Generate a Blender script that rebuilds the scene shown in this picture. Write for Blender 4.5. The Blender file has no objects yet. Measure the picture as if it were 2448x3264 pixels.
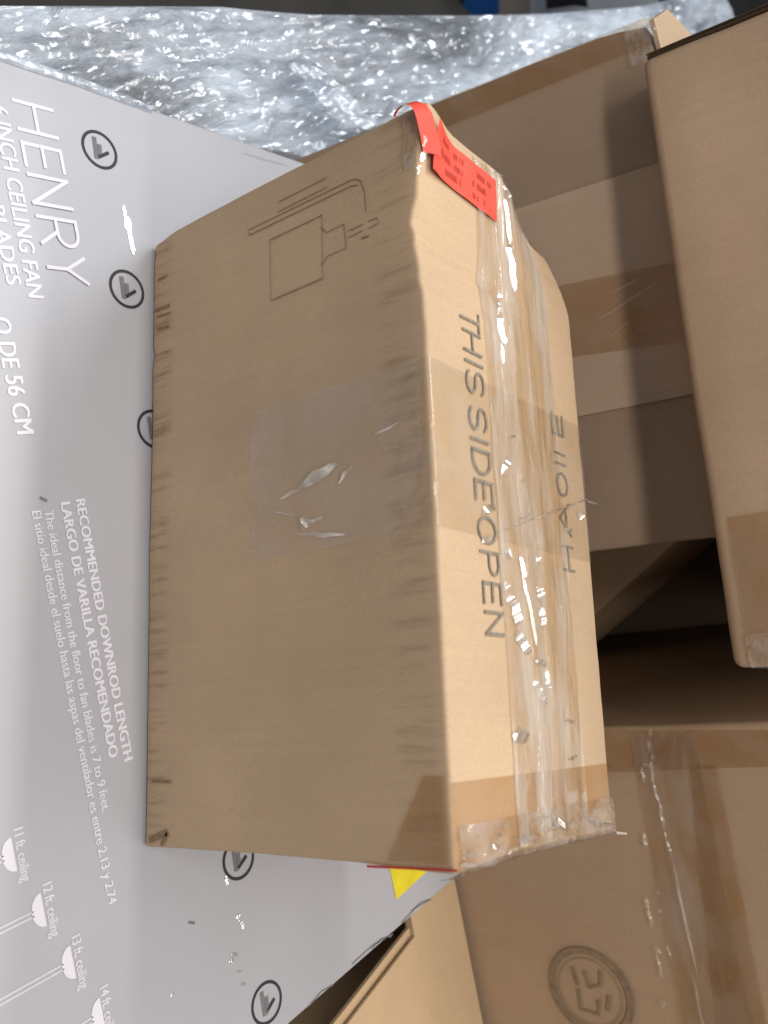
import bpy, bmesh, math, random
from mathutils import Vector, Matrix, noise
random.seed(7)
sc = bpy.context.scene
# ---------------------------------------------------------------- camera, world, lights, exposure
CAM = Vector((0.42, -0.47744, 0.61525)); FPX = 3026.8; W0, H0 = 2448.0, 3264.0
RX = Vector((0.0383225, 0.620579, 0.783207)); RY = Vector((-0.974817, -0.149097, 0.165836)); RZ = Vector((0.219689, -0.769839, 0.599237))
cd = bpy.data.cameras.new("camera"); cam = bpy.data.objects.new("camera", cd); sc.collection.objects.link(cam)
cam.matrix_world = Matrix(((RX.x, RY.x, RZ.x, CAM.x), (RX.y, RY.y, RZ.y, CAM.y), (RX.z, RY.z, RZ.z, CAM.z), (0, 0, 0, 1)))
cd.sensor_fit = 'VERTICAL'; cd.sensor_height = 32.64; cd.sensor_width = 24.48; cd.lens = FPX / 100.0
cd.clip_start = 0.01; cd.clip_end = 60
cd.dof.use_dof = True; cd.dof.focus_distance = 0.76; cd.dof.aperture_fstop = 5.2
sc.camera = cam
world = bpy.data.worlds.new("World"); sc.world = world; world.use_nodes = True
bg = world.node_tree.nodes['Background']; bg.inputs[0].default_value = (0.97, 0.97, 1.0, 1); bg.inputs[1].default_value = 0.285
def area(name, loc, target, sx, sy, power, color):
    l = bpy.data.lights.new(name, 'AREA'); l.shape = 'RECTANGLE'; l.size = sx; l.size_y = sy; l.energy = power; l.color = color
    o = bpy.data.objects.new(name, l); sc.collection.objects.link(o); o.location = loc
    d = (Vector(target) - Vector(loc)).normalized()
    x = Vector((1, 0, 0)); x = (x - d * x.dot(d)).normalized(); y = (-d).cross(x)
    o.matrix_world = Matrix(((x.x, y.x, -d.x, loc[0]), (x.y, y.y, -d.y, loc[1]), (x.z, y.z, -d.z, loc[2]), (0, 0, 0, 1)))
    return o
area("ceiling_tube", (0.1, 0.75, 2.3), (0.1, 0.1, 0.2), 3.2, 0.12, 20, (1.0, 0.94, 0.86))
area("ceiling_tube", (0.1, 0.05, 2.35), (0.1, 0.1, 0.2), 3.2, 0.12, 24, (1.0, 0.95, 0.88))
area("ceiling_tube", (0.6, -1.25, 2.25), (0.25, 0.1, 0.3), 1.6, 0.12, 27, (1.0, 0.93, 0.86))
area("ceiling_tube", (-1.3, 0.9, 2.3), (-0.6, 0.4, 0.0), 1.6, 0.16, 26, (0.82, 0.91, 1.0))
sc.view_settings.view_transform = 'Standard'; sc.view_settings.look = 'None'; sc.view_settings.gamma = 1
sc.view_settings.use_curve_mapping = False; sc.view_settings.exposure = 0.2
sc.render.engine = 'CYCLES'; sc.cycles.max_bounces = 10; sc.cycles.transparent_max_bounces = 16
sc.cycles.sample_clamp_indirect = 6

# ---------------------------------------------------------------- geometry helpers
def ray(x, y): return RX * ((x - W0 / 2) / FPX) - RY * ((y - H0 / 2) / FPX) - RZ
def hit(x, y, n, d):                       # where the sight line of a photo point meets the plane n.p = d
    r = ray(x, y); t = (d - n.dot(CAM)) / n.dot(r); return CAM + r * t
Z = Vector((0, 0, 1))
W = Vector((0.967387, 0.253301, 0)); V = Vector((-0.253301, 0.967387, 0))
class Frame:
    def __init__(s, o, a, b, u): s.o, s.a, s.b, s.u = Vector(o), Vector(a).normalized(), Vector(b).normalized(), Vector(u).normalized()
    def mat(s): return Matrix(((s.a.x, s.b.x, s.u.x, s.o.x), (s.a.y, s.b.y, s.u.y, s.o.y), (s.a.z, s.b.z, s.u.z, s.o.z), (0, 0, 0, 1)))
    def loc(s, p): q = p - s.o; return Vector((q.dot(s.a), q.dot(s.b), q.dot(s.u)))
    def front(s, x, y, off=0.0): q = s.loc(hit(x, y, s.b, s.b.dot(s.o) + off)); return q.x, q.z
    def top(s, x, y, h): q = s.loc(hit(x, y, s.u, s.u.dot(s.o) + h)); return q.x, q.y
def thing(name, label, cat, fr, group=None):
    o = bpy.data.objects.new(name, None); sc.collection.objects.link(o); o.matrix_world = fr.mat(); o.empty_display_size = .05
    o['label'] = label; o['category'] = cat
    if group: o['group'] = group
    return o
def mk(name, verts, faces, m, parent=None, smooth=False):
    me = bpy.data.meshes.new(name); me.from_pydata([tuple(v) for v in verts], [], faces); me.update()
    me.materials.append(m); o = bpy.data.objects.new(name, me); sc.collection.objects.link(o)
    if smooth:
        for p in me.polygons: p.use_smooth = True
    if parent: o.parent = parent
    return o
def solid_box(L, D, H, r=0.004, step=0.02, deform=None, z0=0.0, amp=0.0008, seed=0.0):
    """rounded, finely divided box, every vertex may be pushed by deform(x,y,z)"""
    def ticks(n):
        k = max(2, int((n - 2 * r) / step)); t = [0, r * .3, r * .65, r] + [r + (n - 2 * r) * i / k for i in range(1, k)] + [n - r, n - r * .65, n - r * .3, n]
        return t
    tx, ty, tz = ticks(L), ticks(D), ticks(H); idx = {}; vs = []; fs = []
    def vid(x, y, z):
        k = (round(x, 6), round(y, 6), round(z, 6))
        if k in idx: return idx[k]
        p = Vector((x, y, z)); q = Vector((min(max(x, r), L - r), min(max(y, r), D - r), min(max(z, r), H - r))); d = p - q
        if d.length > 1e-9: p = q + d.normalized() * r
        nz = noise.noise_vector(Vector((x, y, z)) * 9 + Vector((seed, 0, 0))) * amp + noise.noise_vector(Vector((x, y, z)) * 45 + Vector((0, seed, 0))) * amp * .35
        p = p + nz; p.z += z0
        if deform: p = deform(p)
        idx[k] = len(vs); vs.append(p); return idx[k]
    def quad(a, b, c, d): fs.append((vid(*a), vid(*b), vid(*c), vid(*d)))
    for i in range(len(tx) - 1):
        for j in range(len(ty) - 1):
            a, b, c, d = tx[i], tx[i + 1], ty[j], ty[j + 1]
            quad((a, c, H), (b, c, H), (b, d, H), (a, d, H)); quad((a, d, 0), (b, d, 0), (b, c, 0), (a, c, 0))
        for j in range(len(tz) - 1):
            a, b, c, d = tx[i], tx[i + 1], tz[j], tz[j + 1]
            quad((a, 0, c), (b, 0, c), (b, 0, d), (a, 0, d)); quad((a, D, d), (b, D, d), (b, D, c), (a, D, c))
    for i in range(len(ty) - 1):
        for j in range(len(tz) - 1):
            a, b, c, d = ty[i], ty[i + 1], tz[j], tz[j + 1]
            quad((0, a, d), (0, b, d), (0, b, c), (0, a, c)); quad((L, a, c), (L, b, c), (L, b, d), (L, a, d))
    return vs, fs
def grid(fn, nu, nv):
    vs = [fn(i / nu, j / nv) for j in range(nv + 1) for i in range(nu + 1)]
    fs = [(j * (nu + 1) + i, j * (nu + 1) + i + 1, (j + 1) * (nu + 1) + i + 1, (j + 1) * (nu + 1) + i) for j in range(nv) for i in range(nu)]
    return vs, fs
def merge(parts):
    vs, fs = [], []
    for v, f in parts:
        n = len(vs); vs += list(v); fs += [tuple(i + n for i in q) for q in f]
    return vs, fs
def stroke(pts, w, put):                   # flat ribbon along 2D points, put(x, y) -> 3D
    vs, fs = [], []
    P = [Vector(p) for p in pts]
    for i, p in enumerate(P):
        a = P[max(i - 1, 0)]; b = P[min(i + 1, len(P) - 1)]; d = (b - a)
        d = d.normalized() if d.length > 0 else Vector((1, 0)); n = Vector((-d.y, d.x)) * w / 2
        e = (d * w / 2) * (0 if (P[0] - P[-1]).length < 1e-6 else -1 if i == 0 else (1 if i == len(P) - 1 else 0))
        vs += [put(*(p + n + e)), put(*(p - n + e))]
    for i in range(len(P) - 1): fs.append((2 * i, 2 * i + 1, 2 * i + 3, 2 * i + 2))
    return vs, fs
def ell(cx, cy, rx, ry, a0=0, a1=360, n=28): return [(cx + rx * math.cos(math.radians(a0 + (a1 - a0) * i / n)), cy + ry * math.sin(math.radians(a0 + (a1 - a0) * i / n))) for i in range(n + 1)]
GLY = {'T': [[(0, 1), (1, 1)], [(.5, 1), (.5, 0)]], 'H': [[(0, 0), (0, 1)], [(1, 0), (1, 1)], [(0, .5), (1, .5)]], 'I': [[(.5, 0), (.5, 1)]],
       'S': [ell(.5, .75, .5, .25, 30, 270, 14) + ell(.5, .25, .5, .25, 90, -150, 14)[1:]],
       'D': [[(0, 0), (0, 1)], [(0, 1), (.4, 1)] + ell(.4, .5, .6, .5, 90, -90, 16)[1:] + [(0, 0)]], 'E': [[(0, 0), (0, 1)], [(0, 1), (1, 1)], [(0, 0), (1, 0)], [(0, .5), (.9, .5)]],
       'O': [ell(.5, .5, .5, .5, 0, 360, 28)], 'P': [[(0, 0), (0, 1)], [(0, 1), (.55, 1)] + ell(.55, .73, .45, .27, 90, -90, 12)[1:] + [(0, .46)]],
       'N': [[(0, 0), (0, 1)], [(0, 1), (1, 0)], [(1, 0), (1, 1)]], 'R': [[(0, 0), (0, 1)], [(0, 1), (.55, 1)] + ell(.55, .73, .45, .27, 90, -90, 12)[1:] + [(0, .46)], [(.5, .46), (1, 0)]],
       'Y': [[(0, 1), (.5, .5)], [(1, 1), (.5, .5)], [(.5, .5), (.5, 0)]], 'A': [[(0, 0), (.5, 1)], [(.5, 1), (1, 0)], [(.2, .4), (.8, .4)]],
       'V': [[(0, 1), (.5, 0)], [(.5, 0), (1, 1)]]}
def glyph(ch, x0, x1, y0, y1, w, put):
    out = []
    for k, s in enumerate(GLY[ch]): out.append(stroke([(x0 + (x1 - x0) * a, y0 + (y1 - y0) * b) for a, b in s], w, lambda x, y, k=k: put(x, y) + Vector((0, 0, k * .00012))))
    return out
def font_text(name, s, m, parent, origin, ang, size, off, z, spacing=1.0, fit=None, bold=0.0):
    """flat lettering lying on a horizontal face, baseline at origin turned by ang; fit = wanted length"""
    cu = bpy.data.curves.new(name, 'FONT'); cu.body = s; cu.size = size; cu.offset = off; cu.space_character = spacing; cu.resolution_u = 3
    t = bpy.data.objects.new(name, cu); sc.collection.objects.link(t); bpy.context.view_layer.update()
    me = bpy.data.meshes.new_from_object(t); bpy.data.objects.remove(t)
    xs = [v.co.x for v in me.vertices]; k = (fit / (max(xs) - min(xs))) if fit else 1.0; mn = min(xs)
    c, sn = math.cos(ang), math.sin(ang)
    for v in me.vertices:
        x, y = (v.co.x - mn) * k, v.co.y
        v.co = Vector((origin[0] + x * c - y * sn, origin[1] + x * sn + y * c, z))
    if bold:
        bmx = bmesh.new(); bmx.from_mesh(me); g_ = bmesh.ops.duplicate(bmx, geom=bmx.verts[:] + bmx.edges[:] + bmx.faces[:])
        for e_ in g_['geom']:
            if isinstance(e_, bmesh.types.BMVert): e_.co += Vector((c * bold + sn * bold * .5, sn * bold - c * bold * .5, .00015))
        bmx.to_mesh(me); bmx.free()
    me.materials.clear(); me.materials.append(m)
    o = bpy.data.objects.new(name, me); sc.collection.objects.link(o); o.parent = parent; return o

# ---------------------------------------------------------------- materials
def newmat(name):
    m = bpy.data.materials.new(name); m.use_nodes = True; nt = m.node_tree; nt.nodes.clear(); return m, nt
def N(nt, t, **k):
    n = nt.nodes.new(t)
    for a, b in k.items():
        if a.startswith('i_'): n.inputs[a[2:].replace('_', ' ')].default_value = b
        else: setattr(n, a, b)
    return n
def ramp(nt, src, stops):
    r = nt.nodes.new('ShaderNodeValToRGB'); e = r.color_ramp.elements
    while len(e) < len(stops): e.new(.5)
    for x, (p, c) in zip(e, stops): x.position = p; x.color = (c, c, c, 1) if not hasattr(c, '__len__') else (*c, 1)
    nt.links.new(src, r.inputs[0]); return r.outputs[0]
def mul(nt, a, b, f=1.0):
    n = nt.nodes.new('ShaderNodeMix'); n.data_type = 'RGBA'; n.blend_type = 'MULTIPLY'; n.inputs[0].default_value = f
    nt.links.new(a, n.inputs[6]); nt.links.new(b, n.inputs[7]); return n.outputs[2]
def math_(nt, op, a, b=None, clamp=False):
    n = nt.nodes.new('ShaderNodeMath'); n.operation = op; n.use_clamp = clamp
    for i, v in enumerate((a, b)):
        if v is None: continue
        if hasattr(v, 'links') or hasattr(v, 'is_linked'): nt.links.new(v, n.inputs[i])
        else: n.inputs[i].default_value = v
    return n.outputs[0]
def cardboard(name, col, crush=None, flute=(1, 0, 0), rough=.85, marks=.5, seed=0.0):
    """kraft board: fibre mottling, faint flutes, scuffs; crush = list of (axis, lo, hi, flute axis scale) bands of crushed-flute wear"""
    m, nt = newmat(name); L = nt.links
    tc = N(nt, 'ShaderNodeTexCoord'); mp = N(nt, 'ShaderNodeMapping'); mp.inputs['Location'].default_value = (seed, seed * .7, seed * .3); L.new(tc.outputs['Object'], mp.inputs[0])
    n1 = N(nt, 'ShaderNodeTexNoise', i_Scale=7.0, i_Detail=6.0, i_Roughness=.6); L.new(mp.outputs[0], n1.inputs[0])
    n2 = N(nt, 'ShaderNodeTexNoise', i_Scale=900.0, i_Detail=3.0); L.new(mp.outputs[0], n2.inputs[0])
    # long fibres / flute lines: noise stretched across the flute axis
    mf = N(nt, 'ShaderNodeMapping'); mf.inputs['Scale'].default_value = tuple(260 if f else 5 for f in flute); L.new(mp.outputs[0], mf.inputs[0])
    n3 = N(nt, 'ShaderNodeTexNoise', i_Scale=1.0, i_Detail=2.0); L.new(mf.outputs[0], n3.inputs[0])
    c = N(nt, 'ShaderNodeRGB'); c.outputs[0].default_value = (*col, 1)
    k = mul(nt, c.outputs[0], ramp(nt, n1.outputs[0], [(.3, .90), (.7, 1.07)]))
    n9 = N(nt, 'ShaderNodeTexNoise', i_Scale=2.6, i_Detail=3.0, i_Distortion=.5); L.new(mp.outputs[0], n9.inputs[0])
    k = mul(nt, k, ramp(nt, n9.outputs[0], [(.35, (.93, .93, .95)), (.65, (1.05, 1.03, 1.0))]))
    k = mul(nt, k, ramp(nt, n2.outputs[0], [(.3, .9), (.7, 1.08)]))
    k = mul(nt, k, ramp(nt, n3.outputs[0], [(.3, .975), (.7, 1.015)]))
    hgt = n3.outputs[0]
    if crush:
        sep = N(nt, 'ShaderNodeSeparateXYZ'); L.new(tc.outputs['Object'], sep.inputs[0])
        mc = N(nt, 'ShaderNodeMapping'); mc.inputs['Scale'].default_value = tuple(105 if f else 9 for f in flute); L.new(tc.outputs['Object'], mc.inputs[0])
        nc = N(nt, 'ShaderNodeTexNoise', i_Scale=1.0, i_Detail=4.0, i_Roughness=.7); L.new(mc.outputs[0], nc.inputs[0])
        lines = ramp(nt, nc.outputs[0], [(.42, 0.0), (.5, .12), (.62, 1.0)])
        tot = None
        for ax, lo, hi, soft, wgt in crush:
            a = sep.outputs[ax]
            g = N(nt, 'ShaderNodeMapRange', i_From_Min=lo - soft, i_From_Max=lo); L.new(a, g.inputs[0])
            h = N(nt, 'ShaderNodeMapRange', i_From_Min=hi + soft, i_From_Max=hi); L.new(a, h.inputs[0])
            b = math_(nt, 'MULTIPLY', math_(nt, 'MULTIPLY', g.outputs[0], h.outputs[0]), wgt); tot = b if tot is None else math_(nt, 'MAXIMUM', tot, b)
        nm = N(nt, 'ShaderNodeTexNoise', i_Scale=11.0, i_Detail=2.0); L.new(tc.outputs['Object'], nm.inputs[0])
        mask = math_(nt, 'MULTIPLY', math_(nt, 'MULTIPLY', lines, tot), ramp(nt, nm.outputs[0], [(.35, .45), (.6, 1.0)]))
        dk = N(nt, 'ShaderNodeMix', data_type='RGBA'); dk.blend_type = 'MULTIPLY'; dk.inputs[7].default_value = (.52, .46, .42, 1)
        L.new(math_(nt, 'MULTIPLY', mask, marks), dk.inputs[0]); L.new(k, dk.inputs[6]); k = dk.outputs[2]
        hgt = math_(nt, 'SUBTRACT', hgt, math_(nt, 'MULTIPLY', mask, 3.0))
    bp = N(nt, 'ShaderNodeBump', i_Strength=.16, i_Distance=.0004); L.new(hgt, bp.inputs['Height'])
    b2 = N(nt, 'ShaderNodeBump', i_Strength=.3, i_Distance=.002); L.new(n1.outputs[0], b2.inputs['Height']); L.new(bp.outputs[0], b2.inputs['Normal'])
    p = N(nt, 'ShaderNodeBsdfPrincipled', i_Roughness=rough); p.inputs['Specular IOR Level'].default_value = .25
    L.new(k, p.inputs['Base Color']); L.new(b2.outputs[0], p.inputs['Normal'])
    o = N(nt, 'ShaderNodeOutputMaterial'); L.new(p.outputs[0], o.inputs[0]); return m
def plain(name, col, rough=.7, spec=.3, var=.1, scale=30.0, bump=.0):
    m, nt = newmat(name); L = nt.links; tc = N(nt, 'ShaderNodeTexCoord')
    n1 = N(nt, 'ShaderNodeTexNoise', i_Scale=scale, i_Detail=5.0); L.new(tc.outputs['Object'], n1.inputs[0])
    c = N(nt, 'ShaderNodeRGB'); c.outputs[0].default_value = (*col, 1)
    k = mul(nt, c.outputs[0], ramp(nt, n1.outputs[0], [(.3, 1 - var), (.7, 1 + var * .6)]))
    p = N(nt, 'ShaderNodeBsdfPrincipled', i_Roughness=rough); p.inputs['Specular IOR Level'].default_value = spec; L.new(k, p.inputs['Base Color'])
    if bump:
        b = N(nt, 'ShaderNodeBump', i_Strength=bump, i_Distance=.002); L.new(n1.outputs[0], b.inputs['Height']); L.new(b.outputs[0], p.inputs['Normal'])
    o = N(nt, 'ShaderNodeOutputMaterial'); L.new(p.outputs[0], o.inputs[0]); return m
def tape_mat(name, tint=(.93, .90, .84), dcol=(.72, .68, .62), haze=.16, gloss=.16, rough=.1, scale=(60, 60, 60), bump=.5, dist=.002):
    m, nt = newmat(name); L = nt.links; tc = N(nt, 'ShaderNodeTexCoord'); mp = N(nt, 'ShaderNodeMapping'); mp.inputs['Scale'].default_value = scale
    L.new(tc.outputs['Object'], mp.inputs[0])
    n1 = N(nt, 'ShaderNodeTexNoise', i_Scale=1.0, i_Detail=3.0, i_Roughness=.5, i_Distortion=.6); L.new(mp.outputs[0], n1.inputs[0])
    n2 = N(nt, 'ShaderNodeTexNoise', i_Scale=.45, i_Detail=3.0); L.new(mp.outputs[0], n2.inputs[0])
    b = N(nt, 'ShaderNodeBump', i_Strength=bump, i_Distance=dist); L.new(n1.outputs[0], b.inputs['Height'])
    t = N(nt, 'ShaderNodeBsdfTransparent'); t.inputs[0].default_value = (*tint, 1)
    d = N(nt, 'ShaderNodeBsdfDiffuse'); d.inputs[0].default_value = (*dcol, 1)
    g = N(nt, 'ShaderNodeBsdfGlossy'); g.inputs[0].default_value = (1, 1, 1, 1); g.inputs['Roughness'].default_value = rough; L.new(b.outputs[0], g.inputs['Normal'])
    x = N(nt, 'ShaderNodeMixShader'); L.new(ramp(nt, n2.outputs[0], [(.38, haze * .15), (.62, haze * 1.6)]), x.inputs[0]); L.new(t.outputs[0], x.inputs[1]); L.new(d.outputs[0], x.inputs[2])
    gi = N(nt, 'ShaderNodeNewGeometry'); dt = N(nt, 'ShaderNodeVectorMath', operation='DOT_PRODUCT'); L.new(gi.outputs['Incoming'], dt.inputs[0]); L.new(b.outputs[0], dt.inputs[1])
    c1 = math_(nt, 'SUBTRACT', 1.0, math_(nt, 'ABSOLUTE', dt.outputs['Value']), True)
    f = math_(nt, 'MULTIPLY', math_(nt, 'ADD', math_(nt, 'MULTIPLY', math_(nt, 'POWER', c1, 5.0), .7), .045), gloss / .04 * .32, True)
    y = N(nt, 'ShaderNodeMixShader'); L.new(f, y.inputs[0]); L.new(x.outputs[0], y.inputs[1]); L.new(g.outputs[0], y.inputs[2])
    o = N(nt, 'ShaderNodeOutputMaterial'); L.new(y.outputs[0], o.inputs[0]); return m
def film_mat():
    m, nt = newmat('crumpled_stretch_film'); L = nt.links; tc = N(nt, 'ShaderNodeTexCoord'); geo = N(nt, 'ShaderNodeNewGeometry')
    mp = N(nt, 'ShaderNodeMapping'); m0 = N(nt, 'ShaderNodeMapping'); m0.inputs['Rotation'].default_value = (0, 0, -2.14); L.new(tc.outputs['Object'], m0.inputs[0]); mp.inputs['Scale'].default_value = (58, 215, 80); L.new(m0.outputs[0], mp.inputs[0])
    ma = N(nt, 'ShaderNodeMapping'); ma.inputs['Scale'].default_value = (.30, 1.0, .8); L.new(m0.outputs[0], ma.inputs[0])
    n0 = N(nt, 'ShaderNodeTexNoise', i_Scale=9.0, i_Detail=6.0, i_Roughness=.62, i_Distortion=.6); L.new(ma.outputs[0], n0.inputs[0])
    n4 = N(nt, 'ShaderNodeTexNoise', i_Scale=42.0, i_Detail=5.0, i_Roughness=.65, i_Distortion=1.2); L.new(ma.outputs[0], n4.inputs[0])
    v = N(nt, 'ShaderNodeTexVoronoi', feature='F1'); v.inputs['Scale'].default_value = 1.0
    wob = N(nt, 'ShaderNodeVectorMath', operation='MULTIPLY_ADD'); wob.inputs[1].default_value = (2.2, 2.2, 2.2); L.new(n4.outputs['Color'], wob.inputs[0]); L.new(mp.outputs[0], wob.inputs[2]); L.new(wob.outputs[0], v.inputs['Vector'])
    # every little facet of the film gets its own tilt
    s = N(nt, 'ShaderNodeVectorMath', operation='SUBTRACT'); L.new(v.outputs['Color'], s.inputs[0]); s.inputs[1].default_value = (.5, .5, .5)
    sm = N(nt, 'ShaderNodeVectorMath', operation='SCALE'); L.new(s.outputs[0], sm.inputs[0]); sm.inputs['Scale'].default_value = 1.0
    ad = N(nt, 'ShaderNodeVectorMath', operation='ADD'); L.new(geo.outputs['Normal'], ad.inputs[0]); L.new(sm.outputs[0], ad.inputs[1])
    nn = N(nt, 'ShaderNodeVectorMath', operation='NORMALIZE'); L.new(ad.outputs[0], nn.inputs[0])
    b = N(nt, 'ShaderNodeBump', i_Strength=.6, i_Distance=.012); L.new(n4.outputs[0], b.inputs['Height'])
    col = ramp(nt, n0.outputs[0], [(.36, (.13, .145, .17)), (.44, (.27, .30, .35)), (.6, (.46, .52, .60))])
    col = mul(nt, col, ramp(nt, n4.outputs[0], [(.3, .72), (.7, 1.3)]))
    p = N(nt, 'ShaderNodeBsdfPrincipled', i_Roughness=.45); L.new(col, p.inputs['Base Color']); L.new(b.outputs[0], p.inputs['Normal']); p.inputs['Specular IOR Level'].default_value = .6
    g = N(nt, 'ShaderNodeBsdfGlossy'); g.inputs['Roughness'].default_value = .19; g.inputs[0].default_value = (.95, .98, 1, 1); L.new(nn.outputs[0], g.inputs['Normal'])
    x = N(nt, 'ShaderNodeMixShader'); x.inputs[0].default_value = .09; L.new(p.outputs[0], x.inputs[1]); L.new(g.outputs[0], x.inputs[2])
    o = N(nt, 'ShaderNodeOutputMaterial'); L.new(x.outputs[0], o.inputs[0]); return m
M_main = cardboard('kraft_board_front', (.50, .366, .238), crush=[(2, .004, .018, .012, 1.0), (2, .252, .272, .012, .6)], marks=.75)
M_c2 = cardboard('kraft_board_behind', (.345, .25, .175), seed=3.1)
M_c2l = cardboard('kraft_board_pale_panel', (.46, .34, .25), seed=5.1)
M_c3 = cardboard('kraft_board_upper', (.43, .31, .205), seed=8.4)
M_c4 = cardboard('kraft_board_lower', (.42, .295, .19), seed=12.7)
M_c5 = cardboard('kraft_board_flaps', (.52, .38, .235), seed=15.2)
M_dk = cardboard('kraft_board_shade', (.2, .14, .095), seed=19.2)  # board colour darkened to stand in for shade
M_white = plain('glossy_grey_print', (.40, .405, .44), rough=.38, spec=.4, var=.035, scale=9)
M_letter = plain('white_ink', (.70, .69, .76), rough=.5, var=.03)
M_ink = plain('black_ink', (.035, .033, .04), rough=.6, var=.1)
M_grey = plain('grey_ink', (.17, .165, .175), rough=.6, var=.1)
M_text = plain('worn_grey_ink', (.23, .195, .155), rough=.7, var=.35, scale=260)
M_draw = plain('brown_line_ink', (.25, .175, .105), rough=.8, var=.3, scale=200)
M_stamp = plain('brown_stamp_ink', (.26, .185, .115), rough=.8, var=.25, scale=120)
M_red = plain('red_sticker_paper', (.72, .085, .055), rough=.5, var=.12, scale=60)
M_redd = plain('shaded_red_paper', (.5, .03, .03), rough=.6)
M_redink = plain('dark_red_ink', (.5, .05, .035), rough=.6, var=.3, scale=200)
M_yel = plain('yellow_sticker_paper', (.72, .60, .03), rough=.55, var=.12, scale=70)
M_yelink = plain('olive_ink', (.4, .33, .02), rough=.6)
M_tape = tape_mat('clear_packing_tape', tint=(.955, .94, .91), haze=.075, gloss=.14, bump=.3)
M_milk = tape_mat('milky_fold_highlight', tint=(.95, .95, .95), haze=.75, gloss=.3, rough=.2, scale=(60, 60, 60), bump=.2, dist=.001)  # whitish haze painted in for the highlights on the front folds
M_taper4 = tape_mat('clear_tape_strip', tint=(.88, .83, .76), haze=.11, gloss=.08, rough=.2, scale=(30, 30, 90), bump=.4, dist=.002)
M_taper = tape_mat('wrinkled_clear_tape', haze=.24, gloss=.14, rough=.14, scale=(24, 110, 90), bump=.75, dist=.003)
M_tapec = tape_mat('crumpled_clear_tape', haze=.17, gloss=.2, rough=.12, scale=(110, 50, 70), bump=.8, dist=.004)
M_tapeb = tape_mat('tan_packing_tape', tint=(.86, .78, .67), haze=.05, gloss=.05, rough=.25, bump=.3)
M_tapel = tape_mat('loose_tape_fold', tint=(.95, .92, .88), haze=.2, gloss=.03, rough=.4, bump=.1)
M_tapem = tape_mat('creased_tape_fold', tint=(.96, .95, .93), haze=.12, gloss=.07, rough=.2, bump=.2)
M_filmf = tape_mat('folded_film', tint=(.8, .84, .9), dcol=(.55, .6, .68), haze=.45, gloss=.2, rough=.2, scale=(60, 25, 40), bump=.7, dist=.004)
M_ridge = tape_mat('tape_ridge', tint=(.9, .9, .9), haze=.45, gloss=.5, rough=.12, scale=(300, 60, 60), bump=.4, dist=.001)
M_fold = tape_mat('taut_tape_fold', tint=(.96, .96, .96), haze=.16, gloss=.75, rough=.2, scale=(260, 70, 70), bump=.25, dist=.0008)
M_film = film_mat()
M_dark = plain('dark_grey_wall', (.045, .05, .045), rough=.9)
M_floor = plain('dark_concrete', (.03, .028, .025), rough=.8, var=.3, scale=6)
M_blue = plain('blue_painted_steel', (.01, .075, .28), rough=.5)
M_bgc = plain('grey_beige_board', (.26, .23, .21), rough=.8)
M_blk = plain('black_plastic', (.012, .012, .014), rough=.6)
M_wht = plain('white_plastic_sheet', (.5, .56, .64), rough=.5)

# ---------------------------------------------------------------- floor and far wall
FZ = -.30
fl = mk('floor', [(-9, -4, FZ), (6, -4, FZ), (6, 9, FZ), (-9, 9, FZ)], [(0, 1, 2, 3)], M_floor); fl['kind'] = 'structure'
wl = mk('wall', *solid_box(.1, 14, 5, step=1.0), M_dark); wl.location = (-6.5, -4, FZ); wl['kind'] = 'structure'

# ---------------------------------------------------------------- grey printed box under the carton
fw = Frame(W * -.128 + V * -.42, W, V, Z)
def dw(p):
    v = p.y - .42; lf = -.135 + (v + .17) * .0452; rt = .6803 - (v + .015) * .047
    t = p.x / .806; p = Vector((lf + (rt - lf) * t + .128, p.y, p.z))
    return p
whitebox = thing('printed_box', 'large glossy grey box printed with white lettering, lying under the taped kraft carton', 'box', Frame(fw.o + Z * FZ, W, V, Z))
fwz = Frame(fw.o + Z * FZ, W, V, Z); HW = -FZ
b_ = mk('box_body', *solid_box(.806, .685, HW, r=.003, step=.03, deform=dw, amp=.00025, seed=4), M_white, whitebox, True)
def wt(x, y): return fwz.top(x, y, HW)                     # photo point -> local x,y on the lid
ZW = HW + .0005
put = lambda x, y: Vector((x, y, ZW))
# name in thin capitals; read from the near-left corner, letters along the box
hx = [(320, 385 + 0), (0, 0)]
ltr = []
base = [('H', (45, 320), (63, 412)), ('E', (72, 455), (85, 527)), ('N', (92, 557), (112, 648)), ('R', (120, 690), (137, 775)), ('Y', (148, 812), (178, 895))]
for ch, p0, p1 in base:
    a = wt(*p0); b = wt(*p1); ltr += glyph(ch, a[0], b[0], a[1] - .001, a[1] + .0335, .0029, (lambda q: lambda x, y: Vector((x, y, ZW + q)))(.0005 * (len(ltr) % 3)))
lo = mk('brand_lettering', *merge(ltr), M_letter, whitebox)
def line(name, s, p0, p1, size, off=.0, dz=0):
    a = Vector(wt(*p0)); b = Vector(wt(*p1)); d = b - a
    return font_text(name, s, M_letter, whitebox, a, math.atan2(d.y, d.x), size, off, ZW + dz, fit=d.length, bold=.0009 if size > .0115 else .00035)
line('printed_text', '6 INCH CEILING FAN', (-28, 330), (90, 945), .0195, 0)
line('printed_text', 'BLADES', (-36, 650), (22, 905), .0175, 0)
line('printed_text', 'O DE 56 CM', (-26, 1010), (54, 1382), .0205, 0)
line('printed_text', 'RECOMMENDED DOWNROD LENGTH', (240, 1592), (395, 2425), .0118, 0)
line('printed_text', 'LARGO DE VARILLA RECOMENDADO', (192, 1602), (348, 2415), .0118, 0)
line('printed_text', 'The ideal distance from the floor to fan blades is 7 to 9 feet.', (140, 1628), (325, 2590), .0105, 0)
line('printed_text', 'El sitio ideal desde el suelo hasta las aspas del ventilador es entre 2.13 y 2.74', (100, 1630), (345, 2885), .0105, 0)
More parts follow.
